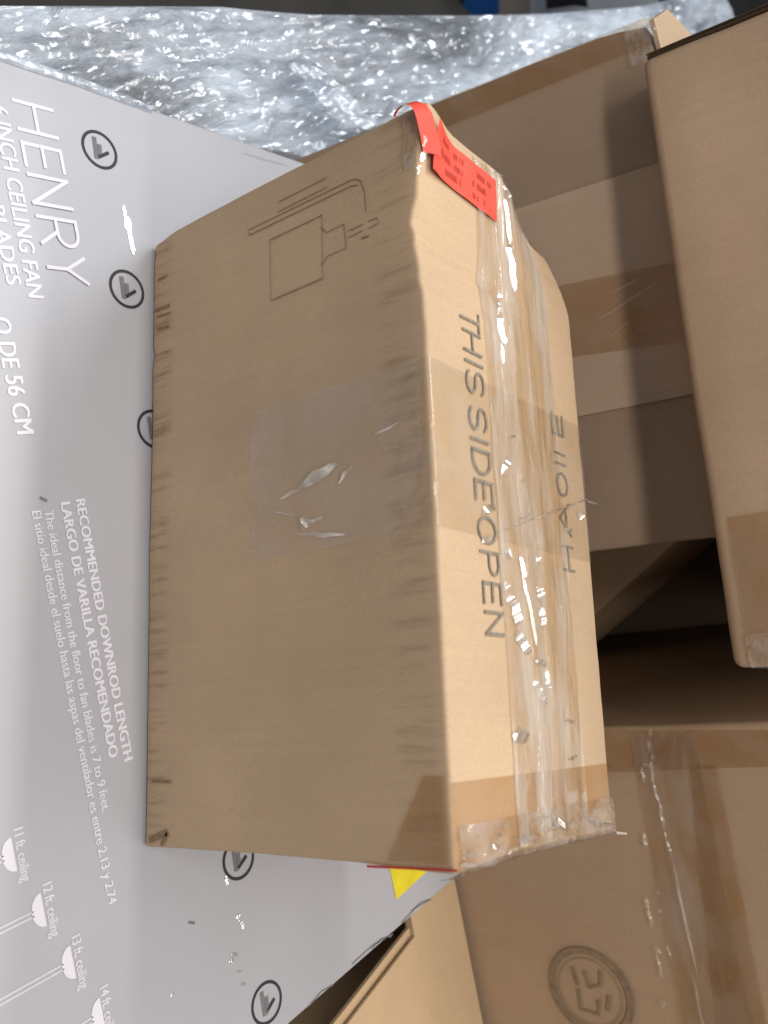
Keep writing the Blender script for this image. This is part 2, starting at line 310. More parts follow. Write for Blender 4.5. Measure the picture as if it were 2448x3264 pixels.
for s, p0, p1 in (('11 ft. ceiling', (41, 2645), (68, 2812)), ('12 ft. ceiling', (134, 2820), (162, 2988)), ('13 ft. ceiling', (226, 2988), (254, 3154)), ('14 ft. ceiling', (316, 3150), (344, 3318))):
    line('printed_text', s, p0, p1, .0105, 0)
fans = []
for cx, cy in ((44, 2722), (138, 2898), (232, 3064), (326, 3230)):
    a = Vector(wt(cx, cy)); X = Vector((1, 0)); Y = Vector((0, 1))
    n = 14; pts = [a + Vector((.0115 * math.cos(math.pi * i / n), -.009 * math.sin(math.pi * i / n))) for i in range(n + 1)]
    c = a + Vector((0, 0)); vs = [put(*p) for p in pts]; fans.append((vs, [tuple(range(len(vs)))]))
    for s in (-.0016, .0016): fans.append(stroke([a + Vector((s, -.008)), a + Vector((s, -.13))], .0009, put))
mk('downrod_drawings', *merge(fans), M_letter, whitebox)
# round emblems printed along the box
cs = [wt(317, 478), wt(404, 922)]; st = Vector(cs[1]) - Vector(cs[0])
for i in range(7):
    c = Vector(cs[0]) + st * i * (1.0 if i < 3 else 1.008)
    g = [stroke(ell(c.x, c.y, .0155, .0165, 0, 360, 48), .0026, put)]
    mk('round_emblem', *merge(g), M_ink, whitebox)
    g2 = [stroke([c + Vector((-.0085, -.0035)), c + Vector((.0065, -.0045))], .0042, put), stroke([c + Vector((-.003, .0005)), c + Vector((.0045, -.0005))], .0036, lambda x, y: Vector((x, y, ZW + .0002)))]
    g3 = [stroke([c + Vector((.0062, -.0015)), c + Vector((.0015, .0075))], .0028, lambda x, y: Vector((x, y, ZW + .0004)))]
    mk('emblem_bar', *merge(g2), M_grey, whitebox); mk('emblem_stroke', *merge(g3), M_ink, whitebox)
# yellow sticker partly under the carton
q = [wt(1236, 2740), wt(1400, 2740), wt(1262, 2868)]
ys = mk('yellow_sticker', [put(*q[0]), put(*q[1]), put(*q[2])], [(0, 2, 1)], M_yel, whitebox)
# clear tape along the box with a raised wrinkle, and tape over its short edge
def ridge(name, p0, p1, width, height, mat, parent, face, n=60, seg=8, wob=.0006, seed=0, taper=.12):
    """long low wrinkle: face(x, y) -> (local point, normal) ; p0, p1 in face coordinates"""
    vs, fs = [], []; a = Vector(p0); b = Vector(p1); d = (b - a); dn = d.normalized(); nn = Vector((-dn.y, dn.x))
    for i in range(n + 1):
        t = i / n; s = min(1, t / taper, (1 - t) / taper) ; s = max(s, .05)
        k = noise.noise(Vector((t * 14 + seed, seed, 0))) ; w = width * (.75 + .6 * k) * (.5 + .5 * s); h = height * (.7 + .9 * k) * s
        c = a + d * t + nn * noise.noise(Vector((t * 5, seed + 9, 0))) * wob * 6
        for j in range(seg + 1):
            an = math.pi * j / seg; q = c + nn * math.cos(an) * w / 2; P, nr = face(q.x, q.y)
            vs.append(P + nr * (math.sin(an) * max(h, .0002) + .0006))
    for i in range(n):
        for j in range(seg): fs.append((i * (seg + 1) + j, i * (seg + 1) + j + 1, (i + 1) * (seg + 1) + j + 1, (i + 1) * (seg + 1) + j))
    return mk(name, vs, fs, mat, parent, True)
TUBES = [((-1.5, .75, 2.3), (1.7, .75, 2.3)), ((-.2, -1.25, 2.25), (1.4, -1.25, 2.25)), ((-2.1, .9, 2.3), (-.5, .9, 2.3))]
def glint(fr, face, p0, p1, width, parent, mat=None, tube=0, seed=0, taper=.16, jag=.13, n=40, name='tape_wrinkle', lift=.0009, bend=.006, rim=.35):
    '''a taut fold of tape: a narrow facet turned towards a ceiling tube, with a steep back side'''
    a = Vector(p0); b = Vector(p1); d2_ = b - a; nn2 = Vector((-d2_.y, d2_.x)).normalized()
    Pa, nr = face(a.x, a.y); Pb, _ = face(b.x, b.y); D = (Pb - Pa).normalized(); S = face((a + nn2 * .001).x, (a + nn2 * .001).y)[0] - Pa; S = (S - D * S.dot(D)).normalized(); nr = D.cross(S); nr = nr if nr.dot(face(a.x, a.y)[1]) > 0 else -nr
    Mi = fr.mat().inverted(); c = Mi @ CAM; mid = (Pa + Pb) / 2; vc = (c - mid).normalized(); best = None
    for ti, tb in enumerate(TUBES):
        T0, T1 = (Mi @ Vector(q) for q in tb)
        for i in range(81):
            h = (vc + (T0.lerp(T1, i / 80) - mid).normalized()).normalized(); k = abs(h.dot(D)) + (0 if ti == tube else .04) + (.5 if h.dot(nr) < .55 else 0)
            if best is None or k < best[0]: best = (k, h)
    h = best[1]; h = (h - D * h.dot(D)).normalized(); tn = max(-1.3, min(1.3, -h.dot(S) / max(h.dot(nr), .2)))   # slope along S
    sg = 1 if tn > 0 else -1; tn = abs(tn); vs = []; rows = 6
    for i in range(n + 1):
        t = i / n; s_ = max(.04, min(1, t / taper, (1 - t) / taper)) ** .6; w = width * s_ * (1 + jag * noise.noise(Vector((t * 17, seed * 3.1, 1))) * 2)
        base = Pa.lerp(Pb, t) if face is None else face(*(a + d2_ * t))[0]
        base = base + S * (noise.noise(Vector((t * 3, seed * 1.7, 4))) * width * .6) + nr * lift
        for j in range(rows + 1):
            q = j / rows; y = (q - .5) * w
            if j <= rows - 1: hh = tn * (q * w) * (1 + bend * math.sin(q * 6 + t * 9))
            else: hh = 0; y = (q - .5) * w - w / rows * (1 - rim) * 0
            vs.append(base + S * (y * sg) + nr * hh)
    fs = [(i * (rows + 1) + j, i * (rows + 1) + j + 1, (i + 1) * (rows + 1) + j + 1, (i + 1) * (rows + 1) + j) for i in range(n) for j in range(rows)]
    return mk(name, vs, fs, mat or M_fold, parent)
wf = lambda x, y: (Vector((x, y, HW)), Vector((0, 0, 1)))
glint(fwz, wf, wt(394, 655), wt(402, 735), .003, whitebox, seed=1, tube=0)
glint(fwz, wf, wt(403, 690), wt(428, 815), .0042, whitebox, seed=2, tube=0)
for i, (p0, p1, w) in enumerate((((716, 2790), (724, 2825), .003), ((752, 2918), (764, 2925), .004), ((757, 2930), (775, 2965), .003), ((735, 3045), (757, 3040), .0035), ((727, 3066), (746, 3058), .004), ((753, 3099), (770, 3096), .0022), ((764, 3138), (784, 3134), .003), ((838, 3228), (856, 3224), .0045), ((540, 3172), (556, 3166), .002))):
    glint(fwz, wf, wt(*p0), wt(*p1), w, whitebox, seed=3 + i, n=12, taper=.3)
glint(fwz, wf, wt(767, 487), wt(920, 531), .0016, whitebox, seed=14, tube=2)
edge = [(-10, 170), (110, 212), (215, 250), (330, 290), (420, 325), (485, 348)]
for i in range(5): glint(fwz, wf, wt(*edge[i]), wt(*edge[i + 1]), (.0035, .0045, .005, .0055, .005)[i], whitebox, seed=20 + i, tube=2, taper=.05, n=30)
def edge_tape(name, ps, w, mat, seed):
    P = [Vector(wt(*p)) for p in ps]; vs = []; m_ = 50
    for i in range(m_ + 1):
        t = i / m_ * (len(P) - 1); k = min(int(t), len(P) - 2); c = P[k].lerp(P[k + 1], t - k)
        for j in range(7):
            s = j / 6 - .5; nz = noise.noise(Vector((i * .5, j * .6, seed)))
            vs.append(Vector((c.x + s * w, c.y, HW + .0008 + .003 * (1 - (2 * s) ** 2) * (.6 + nz))))
    fs = [(i * 7 + j, i * 7 + j + 1, (i + 1) * 7 + j + 1, (i + 1) * 7 + j) for i in range(m_) for j in range(6)]
    return mk(name, vs, fs, mat, whitebox, True)
edge_tape('edge_tape', [(-10, 175), (250, 262), (480, 348)], .009, M_filmf, 3)
# creased, scuffed rim at the lower right of the lid
rim = []
for (p0, p1) in (((1122, 3072), (1250, 2978)), ((1185, 3022), (1245, 2985)), ((1280, 2940), (1368, 2868)), ((1310, 2905), (1375, 2866)), ((985, 3205), (1060, 3140))):
    a = Vector(wt(*p0)); b = Vector(wt(*p1)); mid = (a + b) / 2 + Vector((-.003, .001))
    rim.append(stroke([a, mid, b], .0011, put))
mk('edge_crease', *merge(rim), M_grey, whitebox)
for p in ((604, 2940), (130, 1588)):
    c = Vector(wt(*p)); mk('scuff', *stroke([c, c + Vector((.002, .0035))], .0022, put), M_grey, whitebox)

# ---------------------------------------------------------------- the taped carton in the middle
fm = Frame((0, 0, .0012), (1, 0, 0), (0, 1, 0), Z); LM, DM, HM = .502, .2125, .2838
def sstep(x): x = max(0, min(1, x)); return x * x * (3 - 2 * x)
CRA = Vector(fm.front(520, 1130)); CRB = Vector(fm.front(1290, 950)); CRN = Vector((-(CRB - CRA).y, (CRB - CRA).x)).normalized()
def dm(p):
    x, y, z = p
    if y < .02: y += .0016 * math.exp(-((Vector((x, z)) - CRA).dot(CRN) / .0065) ** 2) - .0007 * math.exp(-(((Vector((x, z)) - CRA).dot(CRN) + .012) / .007) ** 2)
    # crushed rear-left corner of the lid, dented front edge, lifted front-left corner
    if z > HM * .5:
        k = sstep((z / HM - .5) * 2)
        e = sstep(1 - x / .095) * sstep((y - .10) / .1125); x += .034 * e * k * sstep(1 - x / .05); y -= .030 * e * k; z -= .012 * e * k
        f = sstep(1 - abs(x - .105) / .06) * sstep(1 - y / .13); z -= .0055 * f * k
        f2 = sstep(1 - x / .05) * sstep(1 - y / .05); z += .009 * f2 * k; y += .002 * f2 * k
        c = sstep(1 - abs(x - .085 - y * .28) / .012) * sstep(1 - y / .17); z -= .0042 * c * (1 if k > .97 else 0)
        c = sstep(1 - abs(x - .118 - y * .30) / .012) * sstep(1 - y / .17); z += .0016 * c * (1 if k > .97 else 0)
    # front-lower left corner rounded a little
    e = sstep(1 - x / .03) * sstep(1 - z / .03); x += .004 * e; z += .002 * e
    # slight bulge at the right end
    g = sstep((x - .47) / .032) * sstep(1 - y / .07) * sstep((z - .2) / .08); x += .003 * g
    return Vector((x, y, z))
carton = thing('cardboard_carton', 'kraft carton in the middle with THIS SIDE OPEN print and a red corner sticker', 'carton', fm, 'kraft cartons in the pile')
mk('box_body', *solid_box(LM, DM, HM, r=.0035, step=.0085, deform=dm, amp=.0008, seed=1), M_main, carton, True)
def tsurf(x, y, h=.0): return dm(Vector((x, y, HM))) + Vector((0, 0, h))
tface = lambda x, y: (tsurf(x, y, .0006), Vector((0, 0, 1)))
def tp(x, y): return fm.top(x, y, HM)
# THIS SIDE OPEN
y0 = tp(1469, 1000)[1]; yb = .038
def tx(px, py): return tp(px, py)[0]
glist = [('T', 990, 1048), ('H', 1060, 1124), ('I', 1145, 1172), ('S', 1186, 1256), ('S', 1302, 1374), ('I', 1392, 1420), ('D', 1440, 1514), ('E', 1540, 1602), ('O', 1655, 1738), ('P', 1768, 1838), ('E', 1868, 1932), ('N', 1962, 2032)]
parts = []
for ch, a, b in glist:
    xa = 1469 + (a - 1000) * .078
    p0 = tp(xa, a - 12); p1 = tp(1469 + (b - 1000) * .078, b - 12); yy = p0[1]
    parts += glyph(ch, p0[0], p1[0], yy, yy + .0215, .0022, lambda x, y: tsurf(x, y, .0011))
mk('printed_lettering', *merge(parts), M_text, carton)
# second line upside down on the far flap
parts = []
for ch, a, b in [('E', 1330, 1392), ('I', 1440, 1468), ('I', 1472, 1500), ('O', 1516, 1586), ('A', 1610, 1710), ('H', 1748, 1822)]:
    xr = 1792 + (a - 1385) * .085; p0 = tp(xr, a); p1 = tp(1792 + (b - 1385) * .085, b)
    parts += glyph(ch, p1[0], p0[0], p0[1], p0[1] - .0165, .0019, lambda x, y: tsurf(x, y, .0011))
mk('printed_lettering', *merge(parts), M_text, carton)
# front: faint line drawing
FY = -.0012
def fz(x, y): q = fm.front(x, y); return Vector((q[0], q[1]))
def dz(x, y): return fz(700 + .3918 * x, 500 + .3918 * y)
fput = lambda x, z: Vector((x, dm(Vector((x, 0, z))).y + FY, z))
dr = []
for pl, w in (([(490, 370), (870, 175)], 1.1), ([(485, 450), (880, 250)], 1), ([(250, 640), (240, 600), (1060, 200), (1110, 182), (1160, 205)], 1), ([(250, 640), (1080, 240), (1130, 235)], 1.1),
              ([(1160, 205), (1190, 300), (1200, 450)], .8), ([(420, 680), (840, 480)], 1.2), ([(430, 1170), (840, 995)], 1.3), ([(420, 680), (428, 1170)], .6), ([(840, 480), (850, 995)], .6),
              ([(835, 580), (880, 620), (1020, 550), (1040, 745), (890, 810), (835, 885)], 1), ([(1060, 605), (1170, 555)], 1), ([(1060, 660), (1170, 605)], 1), ([(1220, 530), (1290, 500), (1300, 545), (1220, 585)], 1),
              ([(1170, 665), (1215, 650)], 2)):
    dr.append(stroke([dz(*p) for p in pl], .00075 * w, fput))
mk('printed_drawing', *merge(dr), M_draw, carton)
# nicks in the front face, deeper than the printing
nk = []
for (p0, p1, w) in (((508, 893), (532, 880), .0022), ((500, 990), (540, 975), .003), ((505, 1010), (545, 998), .0018), ((505, 1050), (540, 1040), .0018), ((485, 2676), (530, 2655), .0045), ((490, 2490), (545, 2492), .002), ((520, 2690), (535, 2660), .003)):
    mk('crushed_nick', *stroke([fz(*p0), fz(*p1)], w, fput), M_draw, carton)
# clear tape patch wrapped from the front over the top edge
def patch(u, v):
    # v runs from the front face up, over the edge, and along the top; u along the box
    lf = .205; x = lf + u * .118 + .004 * math.sin(v * 3)
    s = v * .33 - .155
    k = noise.noise(Vector((u * 5, v * 9, 3.3))); h = .0012 + .0009 * max(k, -.2)
    if s < 0: return Vector((x + .006 * (-s / .155) * (u - .5) * 2, -.0008 - h, HM + s))
    return tsurf(x, min(s, DM), h)
pl_ = fm.loc(hit(860, 1410, fm.b, 0)); pr_ = fm.loc(hit(1345, 1270, fm.b, 0)); pb_ = fm.loc(hit(1160, 1755, fm.b, 0)); pc_ = fm.loc(hit(1370, 1745, fm.b, 0))
def patch(u, v):
    h = .0009 + .0012 * max(noise.noise(Vector((u * 4, v * 7, 3.3))), 0)
    zb = (.120 + .0 * u); x = .187 + u * (.113)
    s = v * (HM - zb + DM - .002) - (HM - zb)
    if s < -.002: 
        z = HM + s; 
        return Vector((x, min(dm(Vector((x, 0, z))).y, 0) - h - .0006, z))
    if s < .003: return dm(Vector((x, 0, HM))) + Vector((0, -h * .7 if s < .0005 else .002, h * .8))
    return tsurf(x, s, h)
mk('clear_tape_patch', *grid(patch, 24, 110), M_tape, carton, True)
# front wrinkles in that patch, white highlights put in as milky colour
fface = lambda x, z: (Vector((x, dm(Vector((x, 0, z))).y - .0013, z)), Vector((0, -1, 0)))
for i, (p0, p1, w, tb_) in enumerate((((955, 1562), (1092, 1474), .0068, 1), ((895, 1592), (985, 1548), .0026, 1), ((966, 1682), (1002, 1650), .0062, 1), ((1000, 1664), (1034, 1648), .0022, 1), ((950, 1704), (1105, 1706), .0036, 1), ((1160, 1405), (1285, 1346), .0016, 1), ((1082, 1545), (1132, 1480), .002, 1), ((872, 1630), (965, 1648), .0012, 1))):
    glint(fm, fface, fz(*p0), fz(*p1), w, carton, mat=M_milk, seed=30 + i, tube=tb_, taper=.45, jag=.06, n=36, lift=.0004)
# long tape over the lid seam
def seam(u, v):
    x = -.0 + .005 + u * (LM - .008); y = .072 + v * .098
    y += .002 * noise.noise(Vector((x * 20, v, 1)))
    r = .0016 * math.exp(-((v - .38) / .06) ** 2) + .0010 * math.exp(-((v - .62) / .05) ** 2)
    h = .0011 + r * (1 + .8 * noise.noise(Vector((x * 40, v * 3, 5)))) + .0012 * max(0, noise.noise(Vector((x * 28, v * 6, 9))))
    return tsurf(x, y, h)
mk('seam_tape', *grid(seam, 220, 26), M_taper, carton, True)
for i, (p0, p1, w) in enumerate((((1606, 632), (1622, 780), .0034), ((1614, 780), (1634, 930), .0056), ((1594, 935), (1597, 952), .0044), ((1594, 955), (1585, 1005), .0022), ((1586, 1008), (1598, 1100), .0048), ((1594, 1100), (1600, 1160), .0026), ((1625, 968), (1637, 972), .002), ((1602, 1855), (1612, 1885), .004), ((1614, 1895), (1650, 1990), .0062), ((1640, 2010), (1680, 2090), .0052), ((1652, 1775), (1668, 1850), .0034), ((1662, 1840), (1705, 2060), .0022), ((1706, 1870), (1722, 1930), .0058), ((1716, 1935), (1730, 2000), .0046), ((1700, 1775), (1712, 1800), .004), ((1605, 1765), (1622, 1760), .005), ((1535, 1640), (1570, 1612), .0048), ((1530, 1728), (1562, 1712), .0036), ((1628, 2335), (1680, 2352), .0075), ((1690, 2170), (1732, 2250), .004), ((1835, 1632), (1850, 1660), .0036), ((1795, 1685), (1818, 1695), .003), ((1590, 1512), (1622, 1460), .003), ((1618, 1396), (1638, 1392), .0016), ((1650, 1535), (1672, 1530), .002), ((1795, 2300), (1830, 2302), .002), ((1805, 2420), (1835, 2412), .002), ((1640, 1660), (1690, 1640), .0014), ((1700, 2105), (1735, 2125), .004), ((1730, 2135), (1745, 2200), .003))):
    glint(fm, tface, tp(*p0), tp(*p1), w * 1.25, carton, seed=60 + i, tube=0, n=max(8, int(abs(p1[1] - p0[1]) / 5)), taper=.12 if abs(p1[1] - p0[1]) > 60 else .3)
for i, (p0, p1, w) in enumerate((((1336, 430), (1330, 470), .004), ((1338, 480), (1333, 520), .0045), ((1330, 530), (1322, 555), .0025), ((1590, 590), (1640, 640), .002), ((1745, 720), (1770, 690), .003))):
    glint(fm, tface, tp(*p0), tp(*p1), w, carton, seed=260 + i, tube=0, n=10, taper=.3, lift=.002)
ridge('tape_wrinkle', tp(1600, 1690), tp(1868, 1592), .0018, .0012, M_ridge, carton, tface, n=50, seed=44, wob=.0001, taper=.15)
# darker tape band and crumpled clear tape round the right-hand end
def band(u, v):
    y = -.0 + v * DM; x = LM - .048 + u * .047
    return tsurf(x, y, .0012 + .0004 * noise.noise(Vector((u * 6, v * 20, 0))))
mk('end_tape', *grid(band, 10, 40), M_tapeb, carton, True)
def crum(u, v):
    y = .004 + v * (DM - .006); s = u * .036
    k = noise.noise(Vector((u * 5, v * 14, 2))) + .5 * noise.noise(Vector((u * 12, v * 40, 7)))
    if s < .022: return tsurf(LM - .0235 + s, y, .0022 + .0018 * k)
    t = (s - .022) / .014
    return dm(Vector((LM, y, HM))) + Vector((.001 + .004 * math.sin(t * 1.5) + .0012 * k, 0, .002 * (1 - t) - .014 * t + .001 * k))
mk('crumpled_end_tape', *grid(crum, 26, 90), M_tapec, carton, True)
eface = lambda x, y: (tsurf(min(x, LM), min(max(y, 0), DM), .0032), Vector((0, 0, 1)))
for i, (p0, p1, w) in enumerate((((1432, 2670), (1465, 2660), .002), ((1575, 2632), (1615, 2624), .0018), ((1680, 2612), (1750, 2604), .0016), ((1752, 2640), (1770, 2612), .006), ((1725, 2645), (1750, 2636), .002), ((1625, 2680), (1695, 2668), .0042), ((1550, 2700), (1572, 2690), .0045), ((1455, 2712), (1500, 2702), .003), ((1560, 2660), (1592, 2650), .002), ((1855, 2608), (1900, 2632), .004), ((1805, 2620), (1822, 2618), .0045), ((1440, 2740), (1500, 2742), .003), ((1600, 2715), (1640, 2700), .003), ((1880, 2628), (1950, 2630), .0022))):
    glint(fm, eface, tp(*p0), tp(*p1), w, carton, seed=120 + i, tube=0, n=10, taper=.35, lift=.0012)
# tape on the front lower-right corner
def ctape(u, v):
    a = fz(1300, 2560); x = a.x + u * .05; z = HM - .045 + .043 * v; x0 = LM - .052 + (1 - v) * .0
    x = LM - .052 + .05 * u; z0 = HM - .048 + .03 * (1 - u); z = z0 + (HM - .002 - z0) * v
    return Vector((x, -.0022 - .001 * abs(noise.noise(Vector((u * 5, v * 5, 8)))), z))
mk('corner_tape', *grid(ctape, 12, 12), M_tapeb, carton, True)
# crumpled tape at the lifted front-left corner
def ctape2(u, v):
    x = .004 + .045 * u; z = HM - (.020 - .010 * u) * (1 - v)
    k = noise.noise(Vector((u * 6, v * 7, 18)))
    return dm(Vector((x, 0, z))) + Vector((0, -.0024 - .0015 * k, .0))
mk('corner_tape', *grid(ctape2, 16, 16), M_tapec, carton, True)
# red sticker across the corner with a loose loop
rp = [tp(1352, 395), tp(1575, 580), tp(1578, 712), tp(1362, 545)]
rp = [Vector(p) for p in rp]
def rsk(u, v):
    p = rp[0].lerp(rp[1], u).lerp(rp[3].lerp(rp[2], u), v)
    return tsurf(max(p.x, .002), max(p.y, .003), .0019 + .001 * noise.noise(Vector((u * 4, v * 3, 0))) + .003 * math.exp(-(u / .12) ** 2))
red = mk('red_sticker', *grid(rsk, 24, 14), M_red, carton, True)
rt = []
for k, (u0, u1, v) in enumerate(((.14, .3, .22), (.36, .5, .24), (.6, .92, .25), (.12, .3, .5), (.36, .48, .5), (.6, .9, .52), (.15, .45, .78), (.62, .85, .8))):
    n = 10
    for i in range(n):
        if random.random() < .25: continue
        ua = u0 + (u1 - u0) * i / n; ub = ua + (u1 - u0) / n * .75
        a = rsk(ua, v - .06 - .03 * random.random()); b = rsk(ub, v - .06); c = rsk(ub, v + .07); d = rsk(ua, v + .05)
        e = Vector((0, 0, .0004)); rt.append(([a + e, b + e, c + e, d + e], [(0, 3, 2, 1)]))
mk('sticker_print', *merge(rt), M_redink, red)
# loop of the sticker that stands off the corner
def cpt(px, py, yy): return fm.loc(hit(px, py, fm.b, yy))
lp = [(1256, 372, -.008), (1266, 350, -.009), (1285, 334, -.010), (1310, 327, -.009), (1334, 335, -.007), (1350, 358, -.004), (1360, 395, 0), (1370, 440, .004), (1378, 490, .008)]
lv = []
for i, (px, py, yy) in enumerate(lp):
    c = cpt(px, py, yy); w = .008
    t = cpt(*lp[min(i + 1, len(lp) - 1)]) - cpt(*lp[max(i - 1, 0)]); nrm = t.cross(ray(px, py)).normalized()
    dv = Vector((0, .008, .001)); sd = (nrm * .0030)
    for s in (-1, -.33, .33, 1): lv.append(c + sd * s + dv * s * .6)
mk('sticker_loop', lv, [(i * 4 + j, i * 4 + j + 1, (i + 1) * 4 + j + 1, (i + 1) * 4 + j) for i in range(len(lp) - 1) for j in range(3)], M_red, red, True)
# red edge of a sticker folded under the right end
q0 = fm.loc(hit(1172, 2758, fm.b, -.001)); q1 = fm.loc(hit(1462, 2774, fm.b, -.001))
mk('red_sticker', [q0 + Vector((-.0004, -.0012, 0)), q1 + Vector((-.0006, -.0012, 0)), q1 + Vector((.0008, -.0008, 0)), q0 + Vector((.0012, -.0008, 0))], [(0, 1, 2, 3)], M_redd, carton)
# little torn tape ends standing off the edges
tb = []
for (px, py, dx, dy) in ((1795, 725, .006, .004), (1568, 545, .005, .003), (1880, 1600, .004, .002), (1960, 2650, .005, .002)):
    a = Vector(tp(px, py)); mk('tape_end', [tsurf(a.x, min(a.y, DM), .001), tsurf(a.x, min(a.y, DM), .001) + Vector((.0015, .009, .004)), tsurf(a.x, min(a.y, DM), .001) + Vector((.003, .009, .005)), tsurf(a.x, min(a.y, DM), .001) + Vector((.002, 0, .001))], [(0, 1, 2, 3)], M_ridge, carton)

# ---------------------------------------------------------------- leaning carton behind
u2 = Vector((.018, .11, .994)).normalized(); a2 = (W - u2 * W.dot(u2)).normalized(); b2 = u2.cross(a2)
an = hit(1000, 490, V, .285); f2 = Frame(an - u2 * .26 - a2 * .003, a2, b2, u2); H2 = .386 + .26; L2 = .486
c2 = thing('cardboard_carton', 'dull brown carton leaning upright behind the middle one, crossed by a wrinkled tape band', 'carton', f2, 'kraft cartons in the pile')
def d2(p):
    x, y, z = p
    e = sstep(1 - x / .06) * sstep((z - H2 + .05) / .05); z -= .006 * e; x += .006 * e
    return Vector((x, y, z))
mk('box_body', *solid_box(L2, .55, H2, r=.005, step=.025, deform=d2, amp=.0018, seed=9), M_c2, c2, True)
def f2p(x, y): return Vector(f2.front(x, y))
def fsheet(fr, quad, off, nu=14, nv=14, amp=.0004, seed=0.0):
    Q = [Vector(fr.front(*q)) for q in quad]
    def fn(u, v):
        p = Q[0].lerp(Q[1], u).lerp(Q[3].lerp(Q[2], u), v); return Vector((p.x, -off - amp * abs(noise.noise(Vector((u * 6, v * 6, seed)))), p.y))
    return grid(fn, nu, nv)
mk('pale_panel', *fsheet(f2, [(1500, 715), (2150, 505), (2290, 1240), (1500, 1395)], .0022), M_c2l, c2, True)
mk('tape_band', *fsheet(f2, [(1600, 950), (2150, 838), (2230, 1085), (1600, 1168)], .0036, amp=.002), M_tapeb, c2, True)
mk('edge_tape', *fsheet(f2, [(1350, 345), (2060, 60), (2085, 140), (1350, 440)], .0034, amp=.0015), M_tapeb, c2, True)
mk('corner_tape', *fsheet(f2, [(1990, 95), (2085, 50), (2110, 190), (2020, 220)], .005, amp=.003), M_tapec, c2, True)
f2face = lambda x, z: (Vector((x, -.004, z)), Vector((0, -1, 0)))
for i, (p0, p1) in enumerate((((1905, 1025), (2095, 905)), ((1950, 1075), (2120, 935)), ((1985, 1105), (2125, 980)), ((1935, 945), (2100, 860)))):
    glint(f2, f2face, f2p(*p0), f2p(*p1), .0028, c2, mat=M_tapel, tube=1, seed=160 + i, taper=.45, n=30)
# clear tape over the bright top-left corner
def t2(u, v): return d2(Vector((.003 + .09 * u, .002 + .12 * v, H2))) + Vector((0, 0, .002 + .002 * abs(noise.noise(Vector((u * 7, v * 5, 4))))))
mk('corner_tape', *grid(t2, 16, 16), M_tapec, c2, True)

ft = [hit(x, y, u2, u2.dot(f2.o) + H2 + .002) for x, y in ((2084, 60), (2128, 28), (2243, 152), (2120, 210))]
ft = [f2.loc(p) for p in ft]; ft2 = [p - Vector((0, 0, .004)) for p in ft]
mk('lid_flap', ft + ft2, [(0, 3, 2, 1), (4, 5, 6, 7), (0, 1, 5, 4), (1, 2, 6, 5), (2, 3, 7, 6), (3, 0, 4, 7)], M_main, c2)

# ---------------------------------------------------------------- carton overhanging on top of it
u3 = Vector((.015, .063, .998)).normalized(); a3 = Vector((.9834, .1814, 0)); a3 = (a3 - u3 * a3.dot(u3)).normalized(); b3 = u3.cross(a3)
f3 = Frame((-.134, .2347, .3615), a3, b3, u3)
c3 = thing('cardboard_carton', 'plain brown carton stacked highest, overhanging the leaning carton at the right edge', 'carton', f3, 'kraft cartons in the pile')
mk('box_body', *solid_box(.529, .60, .42, r=.009, step=.03, amp=.0012, seed=22), M_c3, c3, True)
mk('tape_patch', *fsheet(f3, [(2318, 1650), (2700, 1590), (2740, 2110), (2400, 2118)], .0022, amp=.001), M_tapeb, c3, True)
mk('corner_tape', *fsheet(f3, [(2375, 2020), (2455, 2015), (2470, 2128), (2398, 2128)], .003, amp=.002), M_tapec, c3, True)
mk('shadow_flap', *merge([grid(lambda u, v: Vector((-.0015 - .016 * u * (v * .9 + .12), .004 + .10 * u, .004 + .35 * v)), 6, 20), grid(lambda u, v: Vector((-.0045 - .016 * u * (v * .9 + .12), .004 + .10 * u, .004 + .35 * v)), 6, 20)]), M_dk, c3, True)  # dark sheet that draws the shadow line beside this carton

# ---------------------------------------------------------------- lower right carton with the stamp
H4 = .80
f4 = Frame(W * .523 + V * .30 + Z * FZ, W, V, Z)
c4 = thing('cardboard_carton', 'brown carton at the lower right with a round brown stamp and clear tape strip', 'carton', f4, 'kraft cartons in the pile')
mk('box_body', *solid_box(.62, .54, H4, r=.006, step=.03, amp=.0015, seed=31), M_c4, c4, True)
mk('edge_tape', *fsheet(f4, [(1700, 2325), (2600, 2325), (2600, 2436), (1700, 2470)], .0018), M_tapeb, c4, True)
mk('seam_tape', *fsheet(f4, [(2010, 2335), (2215, 2335), (2420, 3330), (2185, 3330)], .0026, 16, 120, amp=.0012), M_taper4, c4, True)
mk('tape_band', *fsheet(f4, [(2200, 2440), (2290, 2436), (2460, 3320), (2290, 3325)], .0034, 10, 30, amp=.0008), M_tapeb, c4, True)
f4face = lambda x, z: (Vector((x, -.0036, z)), Vector((0, -1, 0)))
